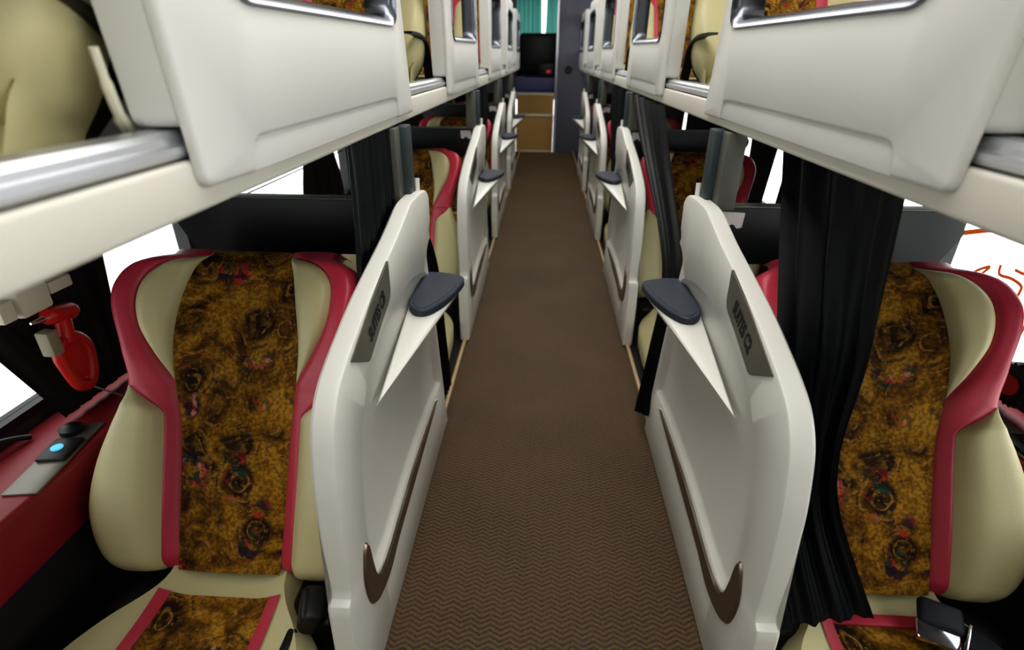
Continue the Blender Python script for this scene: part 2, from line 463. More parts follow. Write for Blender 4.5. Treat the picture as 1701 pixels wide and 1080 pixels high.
for k, (xa, xb, xc) in enumerate(((-0.60, -0.13, -0.11), (0.56, -0.05, -0.07))):
    o = drape('windscreen_curtain', (xa, 9.44, 1.97), (xb, 9.44, 1.97), (xa, 9.44, 1.0), (xc, 9.44, 1.0), 7, 0.018, M['teal'], seed=k)
    tag(o, ('teal curtain left of the bright gap in the windscreen', 'teal curtain right of the bright gap in the windscreen')[k], 'curtain')

# ------------------------------------------------------------------ upper berths: continuous decks
for s in (-1, 1):
    t = thing('upper_berth_deck', (s*0.37, 0, DECK))
    obj('deck_board', nbox(s*0.03, s*(WX-0.372), YN+0.02, YF-0.01, 0.004, 0.035), M['wall'], t, smooth=False)
    obj('front_beam', nbox(s*0.0, s*0.034, YN+0.02, YF-0.01, -0.006, 0.044, bev=0.006, seg=3), M['beam'], t)
    bm = bmesh.new()
    prof = [(0.036, 0.045), (0.006, 0.047), (0.002, 0.052), (0.003, 0.058), (0.008, 0.060), (0.009, 0.066), (0.014, 0.071), (0.036, 0.072)]
    a = [bm.verts.new((s*p[0], YN+0.02, p[1])) for p in prof]; b = [bm.verts.new((s*p[0], YF-0.01, p[1])) for p in prof]
    for i in range(len(prof)): bm.faces.new((a[i], a[(i+1) % len(prof)], b[(i+1) % len(prof)], b[i]))
    bm.faces.new(a); bm.faces.new(b)
    obj('edge_rail', bm, M['alu'], t, angle=25)
    tag(t, 'cream upper berth deck with aluminium edge rail along the %s side' % SIDE[s], 'berth')

# ------------------------------------------------------------------ upper guard panels
def radial(poly, c, n):
    out = []; P = [Vector((p[0], p[1])) for p in poly]; c = Vector(c)
    for k in range(n):
        a = 2*math.pi*k/n; d = Vector((math.cos(a), math.sin(a))); best = None
        for i in range(len(P)):
            p, q = P[i], P[(i+1) % len(P)]; e = q-p
            den = d.x*e.y-d.y*e.x
            if abs(den) < 1e-12: continue
            w = p-c; t = (w.x*e.y-w.y*e.x)/den; u = (w.x*d.y-w.y*d.x)/den
            if t > 0 and -1e-6 <= u <= 1+1e-6 and (best is None or t > best): best = t
        out.append(c+d*best)
    return out

def make_guard(s):
    t = thing('berth_guard_panel')
    out0 = [(0.0, 0.982), (-0.014, 1.15), (-0.05, 1.55), (0.82, 1.55), (0.858, 1.21), (0.905, 0.976)]
    hole = chamfer_poly([(0.105, 1.153), (0.80, 1.160), (0.775, 1.46), (0.09, 1.46)], [0.05, 0.05, 0.08, 0.08], 6)
    notch = [(0.905, 0.976), (0.858, 1.21), (0.82, 1.55), (-0.05, 1.55), (-0.014, 1.15), (0.0, 0.982), (0.098, 0.980), (0.106, 1.010), (0.120, 1.0155), (0.72, 1.0175), (0.762, 1.014), (0.775, 0.977)]
    bm = bmesh.new(); n = 240
    def put(L, x): return [bm.verts.new((s*x, p[0], p[1])) for p in L]
    def band(A, B):
        m = len(A)
        for j in range(m): bm.faces.new((A[j], A[(j+1) % m], B[(j+1) % m], B[j]))
    def plate(outer, xf, xb, bv):
        O = [Vector((p[0], p[1])) for p in outer]
        Hh = resample(hole, n)
        l = [put(O, xb), put(O, xf+bv), put(inset(O, bv*.3), xf+bv*.3), put(inset(O, bv), xf)]
        h = [put(inset(Hh, -bv), xf), put(inset(Hh, -bv*.3), xf+bv*.3), put(Hh, xf+bv), put(Hh, xb)]
        for A, B in zip(l, l[1:]): band(A, B)
        for A, B in zip(h, h[1:]): band(A, B)
        for P_, Q_ in ((l[-1], h[0]), (l[0], h[-1])):
            ed = []
            for R_ in (P_, Q_):
                for j in range(len(R_)): ed.append(bm.edges.get((R_[j], R_[(j+1) % len(R_)])) or bm.edges.new((R_[j], R_[(j+1) % len(R_)])))
            bmesh.ops.triangle_fill(bm, edges=ed, use_beauty=True)
    out0[0] = (-.004, 1.0385); out0[5] = (.894, 1.0385)
    box(bm, s*.363, s*.3692, .09, .78, .979, 1.03, bev=.002)
    plate(chamfer_poly(out0, [0.012, 0, 0.05, 0.05, 0, 0.012], 4), 0.3685, 0.414, 0.004)
    plate(chamfer_poly(notch, [0.010, 0, 0.05, 0.05, 0, 0.014, 0.005, 0.014, 0.010, 0.010, 0.010, 0.005], 4), 0.358, 0.3692, 0.006)
    obj('panel_body', bm, M['guard'], t, angle=50)
    H = resample(hole, n); H1 = inset(H, 0.014); bm = bmesh.new()
    R = [[bm.verts.new((s*x, p.x, p.y)) for p in L] for L, x in ((inset(H, -0.006), 0.359), (inset(H, -0.002), 0.354), (inset(H, 0.006), 0.358), (H1, 0.376), (H1, 0.418), (inset(H, -0.002), 0.418), (inset(H, -0.004), 0.38))]
    for A, B in zip(R, R[1:]+R[:1]):
        for j in range(n): bm.faces.new((A[j], A[(j+1) % n], B[(j+1) % n], B[j]))
    obj('opening_trim', bm, M['smoke'], t, angle=60)
    return t

for s in (-1, 1):
    proto = make_guard(s)
    for k in range(5):
        o = proto if k == 0 else copy_tree(proto)
        o.location = (0, (0.518 if s < 0 else 0.552)+PITCH*k, 0.0)
        tag(o, ('%s cream upper guard panel on the %s side, counted from the camera' % (ORD[k], SIDE[s])), 'panel', 'upper berth guard panels')

# ------------------------------------------------------------------ lower side panels
OUT = [(1.400, 0.775), (1.370, 0.798), (1.300, 0.803), (1.205, 0.804), (1.080, 0.768), (0.965, 0.744), (0.850, 0.719), (0.720, 0.677),
       (0.662, 0.650), (0.625, 0.603), (0.602, 0.515), (0.592, 0.405), (0.590, 0.295), (0.572, 0.285), (0.566, 0.18), (0.566, 0.002),
       (1.478, 0.002), (1.470, 0.05), (1.452, 0.14), (1.395, 0.40), (1.330, 0.62), (1.325, 0.640), (1.345, 0.655), (1.385, 0.668), (1.372, 0.690), (1.392, 0.705)]
REC = [(1.30, 0.600), (1.15, 0.640), (1.00, 0.640), (0.90, 0.628), (0.82, 0.604), (0.762, 0.566), (0.722, 0.50), (0.700, 0.42), (0.688, 0.345),
       (0.692, 0.26), (0.716, 0.205), (0.80, 0.196), (1.00, 0.214), (1.20, 0.212), (1.36, 0.20), (1.40, 0.22), (1.375, 0.36), (1.34, 0.52)]
TRIM = [(1.325, 0.193), (1.070, 0.167), (0.862, 0.153), (0.775, 0.138), (0.710, 0.148), (0.668, 0.172), (0.648, 0.215), (0.643, 0.268), (0.655, 0.310), (0.669, 0.331),
        (0.684, 0.312), (0.690, 0.265), (0.700, 0.222), (0.722, 0.194), (0.792, 0.188), (0.914, 0.199), (1.050, 0.206)]
PLATE = [(0.975, 0.748), (0.972, 0.674), (0.900, 0.652), (0.807, 0.619), (0.722, 0.668), (0.850, 0.714)]
TABLE = [(0.337, 1.345), (0.340, 1.178), (0.334, 1.128), (0.312, 1.098), (0.284, 1.102), (0.258, 1.150), (0.238, 1.215), (0.226, 1.290), (0.232, 1.322), (0.290, 1.345)]

def text_mesh(body, size, m, parent, place):
    cu = bpy.data.curves.new('lettering', 'FONT'); cu.body = body; cu.size = size; cu.extrude = 0.0; cu.align_x = 'CENTER'; cu.align_y = 'CENTER'
    cu.resolution_u = 3; cu.offset = 0.0016
    o = bpy.data.objects.new('lettering_source', cu); COL.objects.link(o)
    dg = bpy.context.evaluated_depsgraph_get()
    me = bpy.data.meshes.new_from_object(o.evaluated_get(dg)); COL.objects.unlink(o); bpy.data.objects.remove(o)
    for v in me.vertices: v.co = place(v.co.x, v.co.y)
    me.materials.clear(); me.materials.append(m); me.name = 'lettering'
    r = bpy.data.objects.new('lettering', me); COL.objects.link(r); r.parent = parent
    return r

def make_panel(s, txt):
    t = thing('side_panel')
    n = 260
    O = [Vector((p.x, p.y)) for p in resample(chamfer_poly([Vector(p) for p in OUT], [0.012, 0.015, 0.03, 0.025, 0.05, 0.04, 0.05, 0.04, 0.03, 0.03, 0.03, 0.03, 0.004, 0.004, 0.02, 0.003, 0.003, 0.02, 0.05, 0.05, 0.02, 0.008, 0.01, 0.008, 0.006, 0.01], 4), n)]
    Rr = resample(catmull(REC, 8), n)
    bm = bmesh.new()
    def put(L, x): return [bm.verts.new((s*x, p.x, p.y)) for p in L]
    # outer shell
    loops = [put(inset(O, 0.006), 0.366), put(O, 0.360), put(O, 0.3335), put(inset(O, 0.0015), 0.3288), put(inset(O, 0.0055), 0.327)]
    for A, B in zip(loops, loops[1:]):
        for j in range(n): bm.faces.new((A[j], A[(j+1) % n], B[(j+1) % n], B[j]))
    f = bm.faces.new(loops[0])
    # aisle face with a sunken field
    rec = [put(Rr, 0.327), put(inset(Rr, 0.005), 0.3305), put(inset(Rr, 0.014), 0.3375), put(inset(Rr, 0.024), 0.3415)]
    ed = []
    for ring in (loops[-1], rec[0]):
        for j in range(n):
            e = bm.edges.get((ring[j], ring[(j+1) % n])) or bm.edges.new((ring[j], ring[(j+1) % n])); ed.append(e)
    for A, B in zip(rec, rec[1:]):
        for j in range(n): bm.faces.new((A[j], A[(j+1) % n], B[(j+1) % n], B[j]))
    f2 = bm.faces.new(rec[-1])
    bmesh.ops.triangulate(bm, faces=[f, f2])
    bmesh.ops.triangle_fill(bm, edges=ed, use_beauty=True, use_dissolve=False)
    obj('panel_body', bm, M['panel'], t, angle=35)
    # little hook on the top corner
    bm = bmesh.new(); tube(bm, [(s*0.345, 1.345, 0.795), (s*0.345, 1.350, 0.830)], 0.007); obj('top_peg', bm, M['panel'], t)
    # chrome swoosh
    obj('swoosh_trim', slab(resample(catmull(TRIM, 6), 120), lambda a, b, x: (s*x, a, b), 0.338, 0.3220, 0.004), M['trim'], t, angle=30)
    # plate with lettering
    pl = obj('name_plate', slab(chamfer_poly(PLATE, [0.004, 0.02, 0.02, 0.012, 0.006, 0.03], 4), lambda a, b, x: (s*x, a, b), 0.329, 0.3250, 0.0006), M['plate'], t)
    cy, cz = 0.875, 0.6775; ax = Vector((0.165, 0.056)).normalized()
    if s < 0: U, V = ax, Vector((-ax.y, ax.x))
    else: U, V = -ax, Vector((-ax.y, ax.x))
    text_mesh(txt, 0.040, M['ink'], pl, lambda a, b: Vector((s*0.3243, cy+U.x*a*0.62+V.x*b, cz+U.y*a*0.62+V.y*b)))
    # tray and its bracket
    T = chamfer_poly(TABLE, 0.02, 3)
    tb = obj('tray', slab(T, lambda a, b, z: (s*a, b, z), 0.567, 0.586, 0.003), M['table'], t)
    obj('tray_inlay', slab(inset(T, 0.010), lambda a, b, z: (s*a, b, z), 0.5855, 0.5872, 0.0006), M['table'], tb)
    bm = bmesh.new()
    for p in T: bm.verts.new((s*(p.x+0.003), p.y-0.004, 0.568))
    for p in inset(T, 0.008): bm.verts.new((s*(p.x+0.004), p.y-0.004, 0.556))
    for q in ((0.327, 0.822, 0.518), (0.325, 0.835, 0.521), (0.327, 1.34, 0.45), (0.318, 1.33, 0.47), (0.326, 1.10, 0.482), (0.331, 0.83, 0.512)): bm.verts.new((s*q[0], q[1], q[2]))
    r = bmesh.ops.convex_hull(bm, input=bm.verts)
    bmesh.ops.delete(bm, geom=[g for g in r['geom_interior'] if isinstance(g, bmesh.types.BMVert)], context='VERTS')
    obj('tray_bracket', bm, M['panel'], t, angle=40)
    return t

for s, txt in ((-1, 'SUITES CB'), (1, 'SUITES C2')):
    proto = make_panel(s, txt)
    for k in range(NROW):
        o = proto if k == 0 else copy_tree(proto)
        o.location = (0, PITCH*k, 0)
        tag(o, '%s cream side panel with small dark tray, %s of the aisle' % (ORD[k], SIDE[s]), 'panel', 'side panels along the aisle')

# ------------------------------------------------------------------ posts, cross boards
def make_post(s):
    t = thing('support_post')
    obj('post_body', nbox(s*0.348, s*0.392, 1.290, 1.345, 0.785, DECK-0.008, bev=0.004), M['post'], t)
    obj('front_cover', nbox(s*0.362, s*0.404, 1.245, 1.288, 0.79, DECK-0.008, bev=0.004), M['postlight'], t)
    return t
def make_board(s):
    t = thing('cross_board')
    P = chamfer_poly([(0.368, 0.655), (0.90, 0.655), (0.945, 0.745), (0.912, 0.790), (0.368, 0.790)], [0.004, 0.01, 0.02, 0.03, 0.004], 4)
    obj('board', slab(P, lambda a, b, y: (s*a, y, b), 1.27, 1.315), M['board'], t, smooth=False)
    obj('support_leg', nbox(s*.60, s*.68, 1.278, 1.308, 0.0, .656), M['board'], t, smooth=False)
    obj('painted_top_light', nbox(s*0.372, s*0.905, 1.274, 1.312, 0.789, 0.7935, bev=0.002), M['boardtop'], t)  # pale strip paints in the light caught by the board's top face
    Q = chamfer_poly([(0.386, 0.745), (0.399, 0.742), (0.408, 0.752), (0.418, 0.752), (0.424, 0.742), (0.436, 0.745), (0.438, 0.780), (0.386, 0.782)], 0.003, 2)
    obj('sticker', slab(Q, lambda a, b, y: (s*a, y, b), 1.2705, 1.2675), M['white'], t, smooth=False)
    return t
for s in (-1, 1):
    p1, p2 = make_post(s), make_board(s)
    for k in range(NROW):
        o = p1 if k == 0 else copy_tree(p1); o.location = (0, PITCH*k, 0)
        tag(o, '%s slate support post on top of the %s side panels' % (ORD[k], SIDE[s]), 'post', 'support posts under the berths')
        o = p2 if k == 0 else copy_tree(p2); o.location = (0, PITCH*k, 0)
        tag(o, '%s dark cross board behind a seat head, %s side' % (ORD[k], SIDE[s]), 'board', 'dark cross boards')

# ------------------------------------------------------------------ seats
LB = 0.654
PW = [(0, .106), (.1, .110), (.2, .112), (.3, .116), (.38, .126), (.47, .130), (.56, .118), (.62, .104), (.654, .088)]
RW = [(0, .134), (.2, .140), (.30, .142), (.325, .146), (.35, .178), (.377, .206), (.40, .212)]
QW = [(.375, .125), (.39, .128), (.44, .160), (.50, .190), (.56, .200), (.605, .188), (.636, .150), (.654, .090)]
EW = [(0, .228), (.05, .258), (.124, .270), (.22, .262), (.30, .238), (.376, .208), (.45, .218), (.54, .242), (.585, .244), (.625, .225), (.656, .165)]
PD = [(0, .006), (.3, .012), (.42, .03), (.55, .034), (.654, .01)]          # depth at the pattern's edge
ED = [(0, .02), (.124, .050), (.25, .048), (.36, .046), (.45, .062), (.56, .064), (.64, .03), (.656, .01)]
Vb = Vector((0, .32, .57)).normalized(); Nb = Vector((0, -Vb.z, Vb.y))
ZB = [0.15]
def bp(u, v, w):
    p = Vector((u, 0, ZB[0]))+Vb*v+Nb*w
    if ZB[0] < .1: p.z = max(p.z, .003)
    return p

def rows_v():
    vs = [LB*i/44 for i in range(45)]
    return vs
def fw(v): return interp(PW, v)
def fe(v): return max(interp(EW, v), fw(v)+0.002)
def fr(v): return fe(v) if v >= .377 else min(max(interp(RW, v), fw(v)+0.02), fe(v))
def fq(v): return fw(v) if v <= .383 else min(max(interp(QW, v), fw(v)), fe(v)-0.004)

def zone_mesh(sgn, fa, fb, wa, wb, puff, vmin, vmax, wrap=None, nt=10, top=True, bottom=False):
    bm = bmesh.new(); rows = []
    vs = [vmin+(vmax-vmin)*i/40 for i in range(41)]
    for v in vs:
        a, b = fa(v), fb(v)
        if b-a < 1e-4: b = a+1e-4
        row = []
        for i in range(nt+1):
            t = i/nt; w = wa(v)+(wb(v)-wa(v))*t+puff(v)*(1-(2*t-1)**4)*min(1, (b-a)/0.06)
            roll = max(0, (v-0.625)/(LB-0.625)); w -= 0.02*roll**2
            if v < 0.03: w -= 0.02*((0.03-v)/0.03)**2
            row.append((a+(b-a)*t, v, w))
        if wrap:
            for du, dw in wrap: row.append((b+du, v, wb(v)+dw-(0.02*max(0, (v-0.625)/(LB-0.625))**2)))
        rows.append(row)
    if bottom:
        l = rows[0]; rows = [[(u*.97, v+.01, w-.10) for u, v, w in l], [(u*.985, v-.004, w-.055) for u, v, w in l], [(u*.995, v-.006, w-.02) for u, v, w in l]]+rows
    if top:  # roll over the top edge
        l = rows[-1]
        rows.append([(u*0.99, v+0.012, w-0.012) for u, v, w in l]); rows.append([(u*0.98, v+0.018, w-0.04) for u, v, w in l]); rows.append([(u*0.98, v+0.016, w-0.08) for u, v, w in l])
    R = [[bm.verts.new(bp(sgn*u, v, w)) for u, v, w in row] for row in rows]
    for A, B in zip(R, R[1:]):
        for i in range(len(A)-1): bm.faces.new((A[i], A[i+1], B[i+1], B[i]))
    return bm

def make_seat(low=False):
    dz = -.09 if low else 0.0; ZB[0] = .15+dz
    t = thing('reclining_seat')
    wp = lambda v: interp(PD, v); we = lambda v: interp(ED, v)
    # patterned centre
    bm = bmesh.new(); rows = []
    for i in range(45):
        v = LB*i/44; p = fw(v); row = []
        for j in range(17):
            x = -1+2*j/16; w = wp(v)*(x*x)+0.012*(1-x*x)*(1 if v < .5 else 1-(v-.5)*3)
            roll = max(0, (v-0.625)/(LB-0.625)); w -= 0.02*roll**2
            row.append((x*p, v, w))
        rows.append(row)
    l = rows[-1]
    for dv, dw, k in ((.012, -.012, .99), (.018, -.04, .98), (.016, -.08, .98)): rows.append([(u*k, v+dv, w+dw) for u, v, w in l])
    R = [[bm.verts.new(bp(*q)) for q in row] for row in rows]
    for A, B in zip(R, R[1:]):
        for i in range(16): bm.faces.new((A[i], A[i+1], B[i+1], B[i]))
    obj('patterned_back_panel', bm, M['pattern'], t)
    wr = ((.003, -.006), (.005, -.02), (.003, -.05), (-.004, -.09))
    wmid = lambda v: wp(v)+.014
    for sg in (-1, 1):
        # red piping and shoulder band; its inner edge follows the head pad
        wq = lambda v: wp(v)+(we(v)-wp(v))*max(0, min(1, (fq(v)-fw(v))/max(1e-3, fe(v)-fw(v))))
        wrr = lambda v: wp(v)+.012+(we(v)-wp(v)-.012)*max(0, min(1, (fr(v)-fw(v))/max(1e-3, fe(v)-fw(v))))**1.0
        obj('red_trim', zone_mesh(sg, fq, fr, wq, wrr, lambda v: .008, 0, .3765, None, 8, False), M['red'], t)
        obj('shoulder_band', zone_mesh(sg, fq, fe, wq, we, lambda v: .012, .3765, LB, wr, 10, True), M['red'], t)
        obj('side_bolster', zone_mesh(sg, fr, fe, wrr, we, lambda v: .026, -.05 if low else 0, .3765, wr, 12, False, True), M['cream'], t)
        obj('head_pad', zone_mesh(sg, fw, fq, lambda v: wp(v)-.002, wq, lambda v: .020, .384, LB, None, 12, True), M['cream'], t)
    # hard shell at the back
    bm = bmesh.new(); R = []
    for i in range(30):
        v = LB*i/29; e = fe(v)-.004; R.append([bm.verts.new(bp(x, v, w)) for x, w in ((-e, -.045), (-e*.96, -.09), (0, -.105), (e*.96, -.09), (e, -.045), (e*.8, -.035), (-e*.8, -.035))])
    for A, B in zip(R, R[1:]):
        for i in range(7): bm.faces.new((A[i], A[(i+1) % 7], B[(i+1) % 7], B[i]))
    bm.faces.new(R[0]); bm.faces.new(R[-1])
    obj('back_shell', bm, M['shell'], t)
    # cushion
    HW = [(-.47, .268), (-.40, .27), (-.20, .254), (-.12, .215), (-.06, .165), (-.02, .142), (.03, .136)]
    if low: HW = [(-.47, .262), (-.40, .264), (-.20, .252), (-.12, .240), (-.06, .232), (-.02, .226), (.03, .22)]
    zt = lambda y: .128+dz-.012*y; zf = .002 if low else .01
    def cush(f0, f1, m, name, lift, y0, y1, edge=False):
        bm = bmesh.new(); rows = []
        for i in range(37):
            y = y0+(y1-y0)*i/36; a, b = f0(y), f1(y); row = []
            for j in range(15):
                x = a+(b-a)*j/14; q = abs(x)/interp(HW, y)
                z = zt(y)+.03*max(0, (q-.45)/.55)**1.4*(1-max(0, (q-.86)/.14)**2*1.6)
                if y > -.05: z += .02*((y+.05)/.08)**2
                if y < -.42: z -= .035*((-.42-y)/.05)**2
                row.append((x, y, z+lift))
            if edge:
                l, r = row[0], row[-1]
                k3 = (l[2]-zf)*.3+zf; row = [(l[0]+.01, y, zf), (l[0]-.004, y, k3), (l[0]-.006, y, l[2]-.02)]+row+[(r[0]+.006, y, r[2]-.02), (r[0]+.004, y, k3), (r[0]-.01, y, zf)]
            rows.append(row)
        if edge:
            l = rows[0]; rows.insert(0, [(x, y-.012, min(z, .06+dz*.5)) for x, y, z in l]); rows.insert(0, [(x, y-.004, zf) for x, y, z in l])
        R = [[bm.verts.new(q) for q in row] for row in rows]
        for A, B in zip(R, R[1:]):
            for i in range(len(A)-1): bm.faces.new((A[i], A[i+1], B[i+1], B[i]))
        return obj(name, bm, m, t)
    hw = lambda y: interp(HW, y)
    cu = cush(lambda y: -hw(y), hw, M['cream'], 'seat_cushion', 0, -.47, .03, True)
    pe = lambda y: .100+.02*min(1, max(0, (-.05-y)/.4))
    cush(lambda y: -pe(y), pe, M['pattern'], 'patterned_seat_panel', .0025, -.466, -.045).parent = cu
    for sg in (-1, 1):
        cush(lambda y: sg*pe(y), lambda y: sg*(pe(y)+.024), M['red'], 'red_piping', .0035, -.466, -.045).parent = cu
        if not low: obj('recline_hinge', nbox(sg*.142, sg*.235, -.085, .06, max(0.003, .055+dz), .125+dz, bev=.012, seg=3), M['black'], t)
    if not low: obj('seat_base', nbox(-.19, .19, -.40, .10, 0.0, .06, bev=.01), M['black'], t)
    return t

def make_buckle(name, loc, rz, tilt):
    t = thing(name, loc, rz); return t

seat0 = make_seat()
seat1 = make_seat(True); unused = {seat0, seat1}
def seat(loc, label, group, tilt=0.0, proto=None):
    proto = proto or seat0
    o = proto if proto in unused else copy_tree(proto); unused.discard(proto)
    o.location = loc; o.rotation_euler = (0, 0, tilt)
    tag(o, label, 'seat', group); return o
SEATS = {}
for s in (-1, 1):
    for k in range(NROW):
        loc = (-0.648, 0.74+PITCH*k, 0) if s < 0 else (0.646, 0.772+PITCH*k, 0)
        SEATS[(s, k)] = seat(loc, '%s cream and red lower seat with floral centre, %s side' % (ORD[k], SIDE[s]), 'lower seats')
for s in (-1, 1):
    for k in range(NROW):
        seat((s*0.705, 0.47+PITCH*k, DECK+0.036), '%s cream and red seat on the %s upper berth' % (ORD[k], SIDE[s]), 'upper seats', 0.0, seat1)

# buckle stalk on the near left seat; belt with silver buckle lying on the near right seat
bm = nbox(-.022, .022, -.035, .035, .0, .065, bev=.014, seg=3)
o = obj('buckle_stalk', bm, M['black'], SEATS[(-1, 0)]); o.location = (.19, -.075, .125); o.rotation_euler = (.2, 0.3, .3)
bm = bmesh.new()
for x0, x1, y0, y1 in ((.168, .188, -.20, -.11),): box(bm, x0, x1, y0, y1, .12, .15, bev=.008)
obj('belt_anchor', bm, M['black'], SEATS[(-1, 0)])

def strap(pts, width, thick=.003):
    """flat webbing along a path (width direction is horizontal, across the path)"""
    P = catmull(pts, 8, closed=False); bm = bmesh.new(); R = []
    for i, p in enumerate(P):
        d = (P[min(i+1, len(P)-1)]-P[max(i-1, 0)]).normalized(); sd = d.cross(Vector((0, 0, 1)))
        if sd.length < 1e-4: sd = Vector((1, 0, 0))
        sd.normalize(); up = sd.cross(d)
        R.append([bm.verts.new(p+sd*width/2*a+up*thick/2*b) for a, b in ((-1, -1), (1, -1), (1, 1), (-1, 1))])
    for A, B in zip(R, R[1:]):
        for j in range(4): bm.faces.new((A[j], A[(j+1) % 4], B[(j+1) % 4], B[j]))
    bm.faces.new(R[0]); bm.faces.new(R[-1])
    return bm
S = SEATS[(1, 0)]
M['belt'] = mat('navy_webbing', (20, 27, 38), 0.6, var=0.3, vscale=60)
bl = obj('seat_belt', strap([(.075, -.07, .150), (.11, -.085, .158), (.135, -.13, .168), (.15, -.19, .170), (.175, -.27, .172)], .048), M['belt'], S)
b2 = nbox(-.034, .034, -.018, .022, 0, .016, bev=.005); bk = obj('buckle_plate', b2, M['chrome'], bl); bk.location = (.065, -.095, .152); bk.rotation_euler = (.25, 0, -.45)
b2 = nbox(-.036, .036, .006, .060, .004, .026, bev=.01, seg=3); bk = obj('buckle_cover', b2, M['belt'], bl); bk.location = (.070, -.092, .152); bk.rotation_euler = (.2, 0, -.45)
b2 = nbox(-.003, .003, -.04, .028, 0, .02, bev=.001); bk = obj('buckle_latch', b2, M['chrome'], bl); bk.location = (.107, -.105, .158); bk.rotation_euler = (.1, 0, -.7)
b2 = nbox(-.108, .108, -.064, -.040, .1315, .1375, bev=.002); obj('red_cross_piping', b2, M['red'], S)

UP = [o for o in COL.objects if o.get('group') == 'upper seats']
for sg in (-1, 1):
    me = None
    for o in UP:
        if (o.location.x > 0) != (sg > 0): continue
        if me is None:
            r = obj('lap_belt', strap([(-sg*.262, .13, .03), (-sg*.262, .10, .09), (-sg*.268, .04, .135), (-sg*.262, -.03, .16), (-sg*.25, -.11, .165)], .03, .006), M['black'], o); me = r.data
        else:
            r = bpy.data.objects.new('lap_belt', me); COL.objects.link(r); r.parent = o
    if sg < 0:
        o = UP[0]
        bm = bmesh.new(); tube(bm, catmull([(.285, .030, .105), (.284, .034, .075), (.28, .045, .045), (.27, .07, .028), (.25, .10, .024)], 6, False), [.004]*6+[.005]*6+[.007]*13, 8)
        obj('cream_strap', bm, M['bracket'], o)

# ------------------------------------------------------------------ aisle curtains
def curtain_tag(o, label): tag(o, label, 'curtain', 'aisle curtains')
o = drape2('aisle_curtain', [(-.384, 1.00, .957), (-.384, .985, .80), (-.384, .96, .65), (-.384, 1.0, .30)], [(-.384, 1.24, .957), (-.384, 1.24, .80), (-.384, 1.24, .65), (-.384, 1.22, .30)], 6, .008, M['curtain'], 3)
curtain_tag(o, 'black curtain hanging behind the nearest left side panel')
o = drape2('aisle_curtain', [(.440, .722, .957), (.443, .703, .806), (.455, .704, .69), (.475, .735, .506), (.505, .738, .383), (.575, .668, .215)],
           [(.440, 1.125, .957), (.420, 1.0, .80), (.410, .90, .66), (.402, .80, .48), (.404, .745, .34), (.43, .66, .185)], 3, .014, M['curtain'], 5)
curtain_tag(o, 'long black curtain draped over the nearest right seat')
o = drape2('aisle_curtain', [(.360, 2.0, .957), (.360, 1.80, .80), (.358, 1.52, .62), (.352, 1.44, .50), (.335, 1.455, .30), (.320, 1.43, .085)],
           [(.360, 2.72, .957), (.360, 2.40, .82), (.358, 1.80, .60), (.352, 1.60, .46), (.325, 1.54, .28), (.298, 1.53, .035)], 4, .009, M['curtain'], 8)
curtain_tag(o, 'black curtain swept back and tied in the gap behind the nearest right tray')
o = drape2('aisle_curtain', [(-.356, 1.405, .655), (-.352, 1.46, .50), (-.346, 1.52, .25), (-.344, 1.54, .05)], [(-.356, 1.47, .655), (-.352, 1.58, .50), (-.346, 1.60, .25), (-.344, 1.66, .03)], 3, .006, M['curtain'], 9)
curtain_tag(o, 'thin black curtain tail hanging in the gap behind the nearest left tray')
for k in (2, 3):
    o = drape('aisle_curtain', (.376, .08+PITCH*k, .955), (.376, .60+PITCH*k, .955), (.376, .10+PITCH*k, .10), (.376, .30+PITCH*k, .10), 6, .010, M['curtain'], seed=10+k, pinch=(.6, .6, .2))
    curtain_tag(o, 'black curtain behind the %s right side panel' % ORD[k-1])
    o = drape('aisle_curtain', (-.376, .10+PITCH*k, .955), (-.376, .42+PITCH*k, .955), (-.376, .10+PITCH*k, .10), (-.376, .26+PITCH*k, .10), 5, .010, M['curtain'], seed=20+k, pinch=(.6, .6, .2))
    curtain_tag(o, 'black curtain behind the %s left side panel' % ORD[k-1])

# ------------------------------------------------------------------ window curtains
def wc(s, y0, y1, yb0, yb1, zb, label, seed, pinch=None):
    zt = 1.85 if zb > 1 else .955
    o = drape('window_curtain', (s*1.085, y0, zt), (s*1.085, y1, zt), (s*1.075, yb0, zb), (s*1.075, yb1, zb), max(3, int((y1-y0)/.09)), .007, M['wcurtain'], seed=seed, pinch=pinch)
    tag(o, label, 'curtain', 'window curtains'); return o
wc(-1, .70, 1.235, .93, 1.13, .375, 'gathered black window curtain behind the red hammer on the left', 31)
wc(-1, 2.36, 2.80, 2.30, 2.82, .42, 'black tied window curtain in the second left suite', 32, (.45, .75, .5))
wc(-1, 2.86, 3.6, 3.02, 3.6, .40, 'black window curtain at the far edge of the second left window', 33)
wc(-1, 4.0, 6.6, 4.0, 6.6, .40, 'long black window curtain across the far left windows', 34)
wc(1, 3.23, 4.6, 3.45, 4.6, .40, 'black window curtain between the far right windows', 35)
wc(1, 2.70, 3.14, 2.80, 3.06, .40, 'black window curtain beyond the second right seat head', 36)
wc(1, 2.00, 2.60, 2.00, 2.66, .40, 'black window curtain at the near end of the second right suite', 37)
wc(1, 4.7, 6.6, 4.7, 6.6, .40, 'long black window curtain across the far right windows', 38)
wc(-1, .0, 1.58, .0, 1.58, 1.02, 'black window curtain in the nearest left upper berth', 40)
wc(1, .78, .98, .99, 1.16, .38, 'black window curtain beside the nearest right seat', 39)

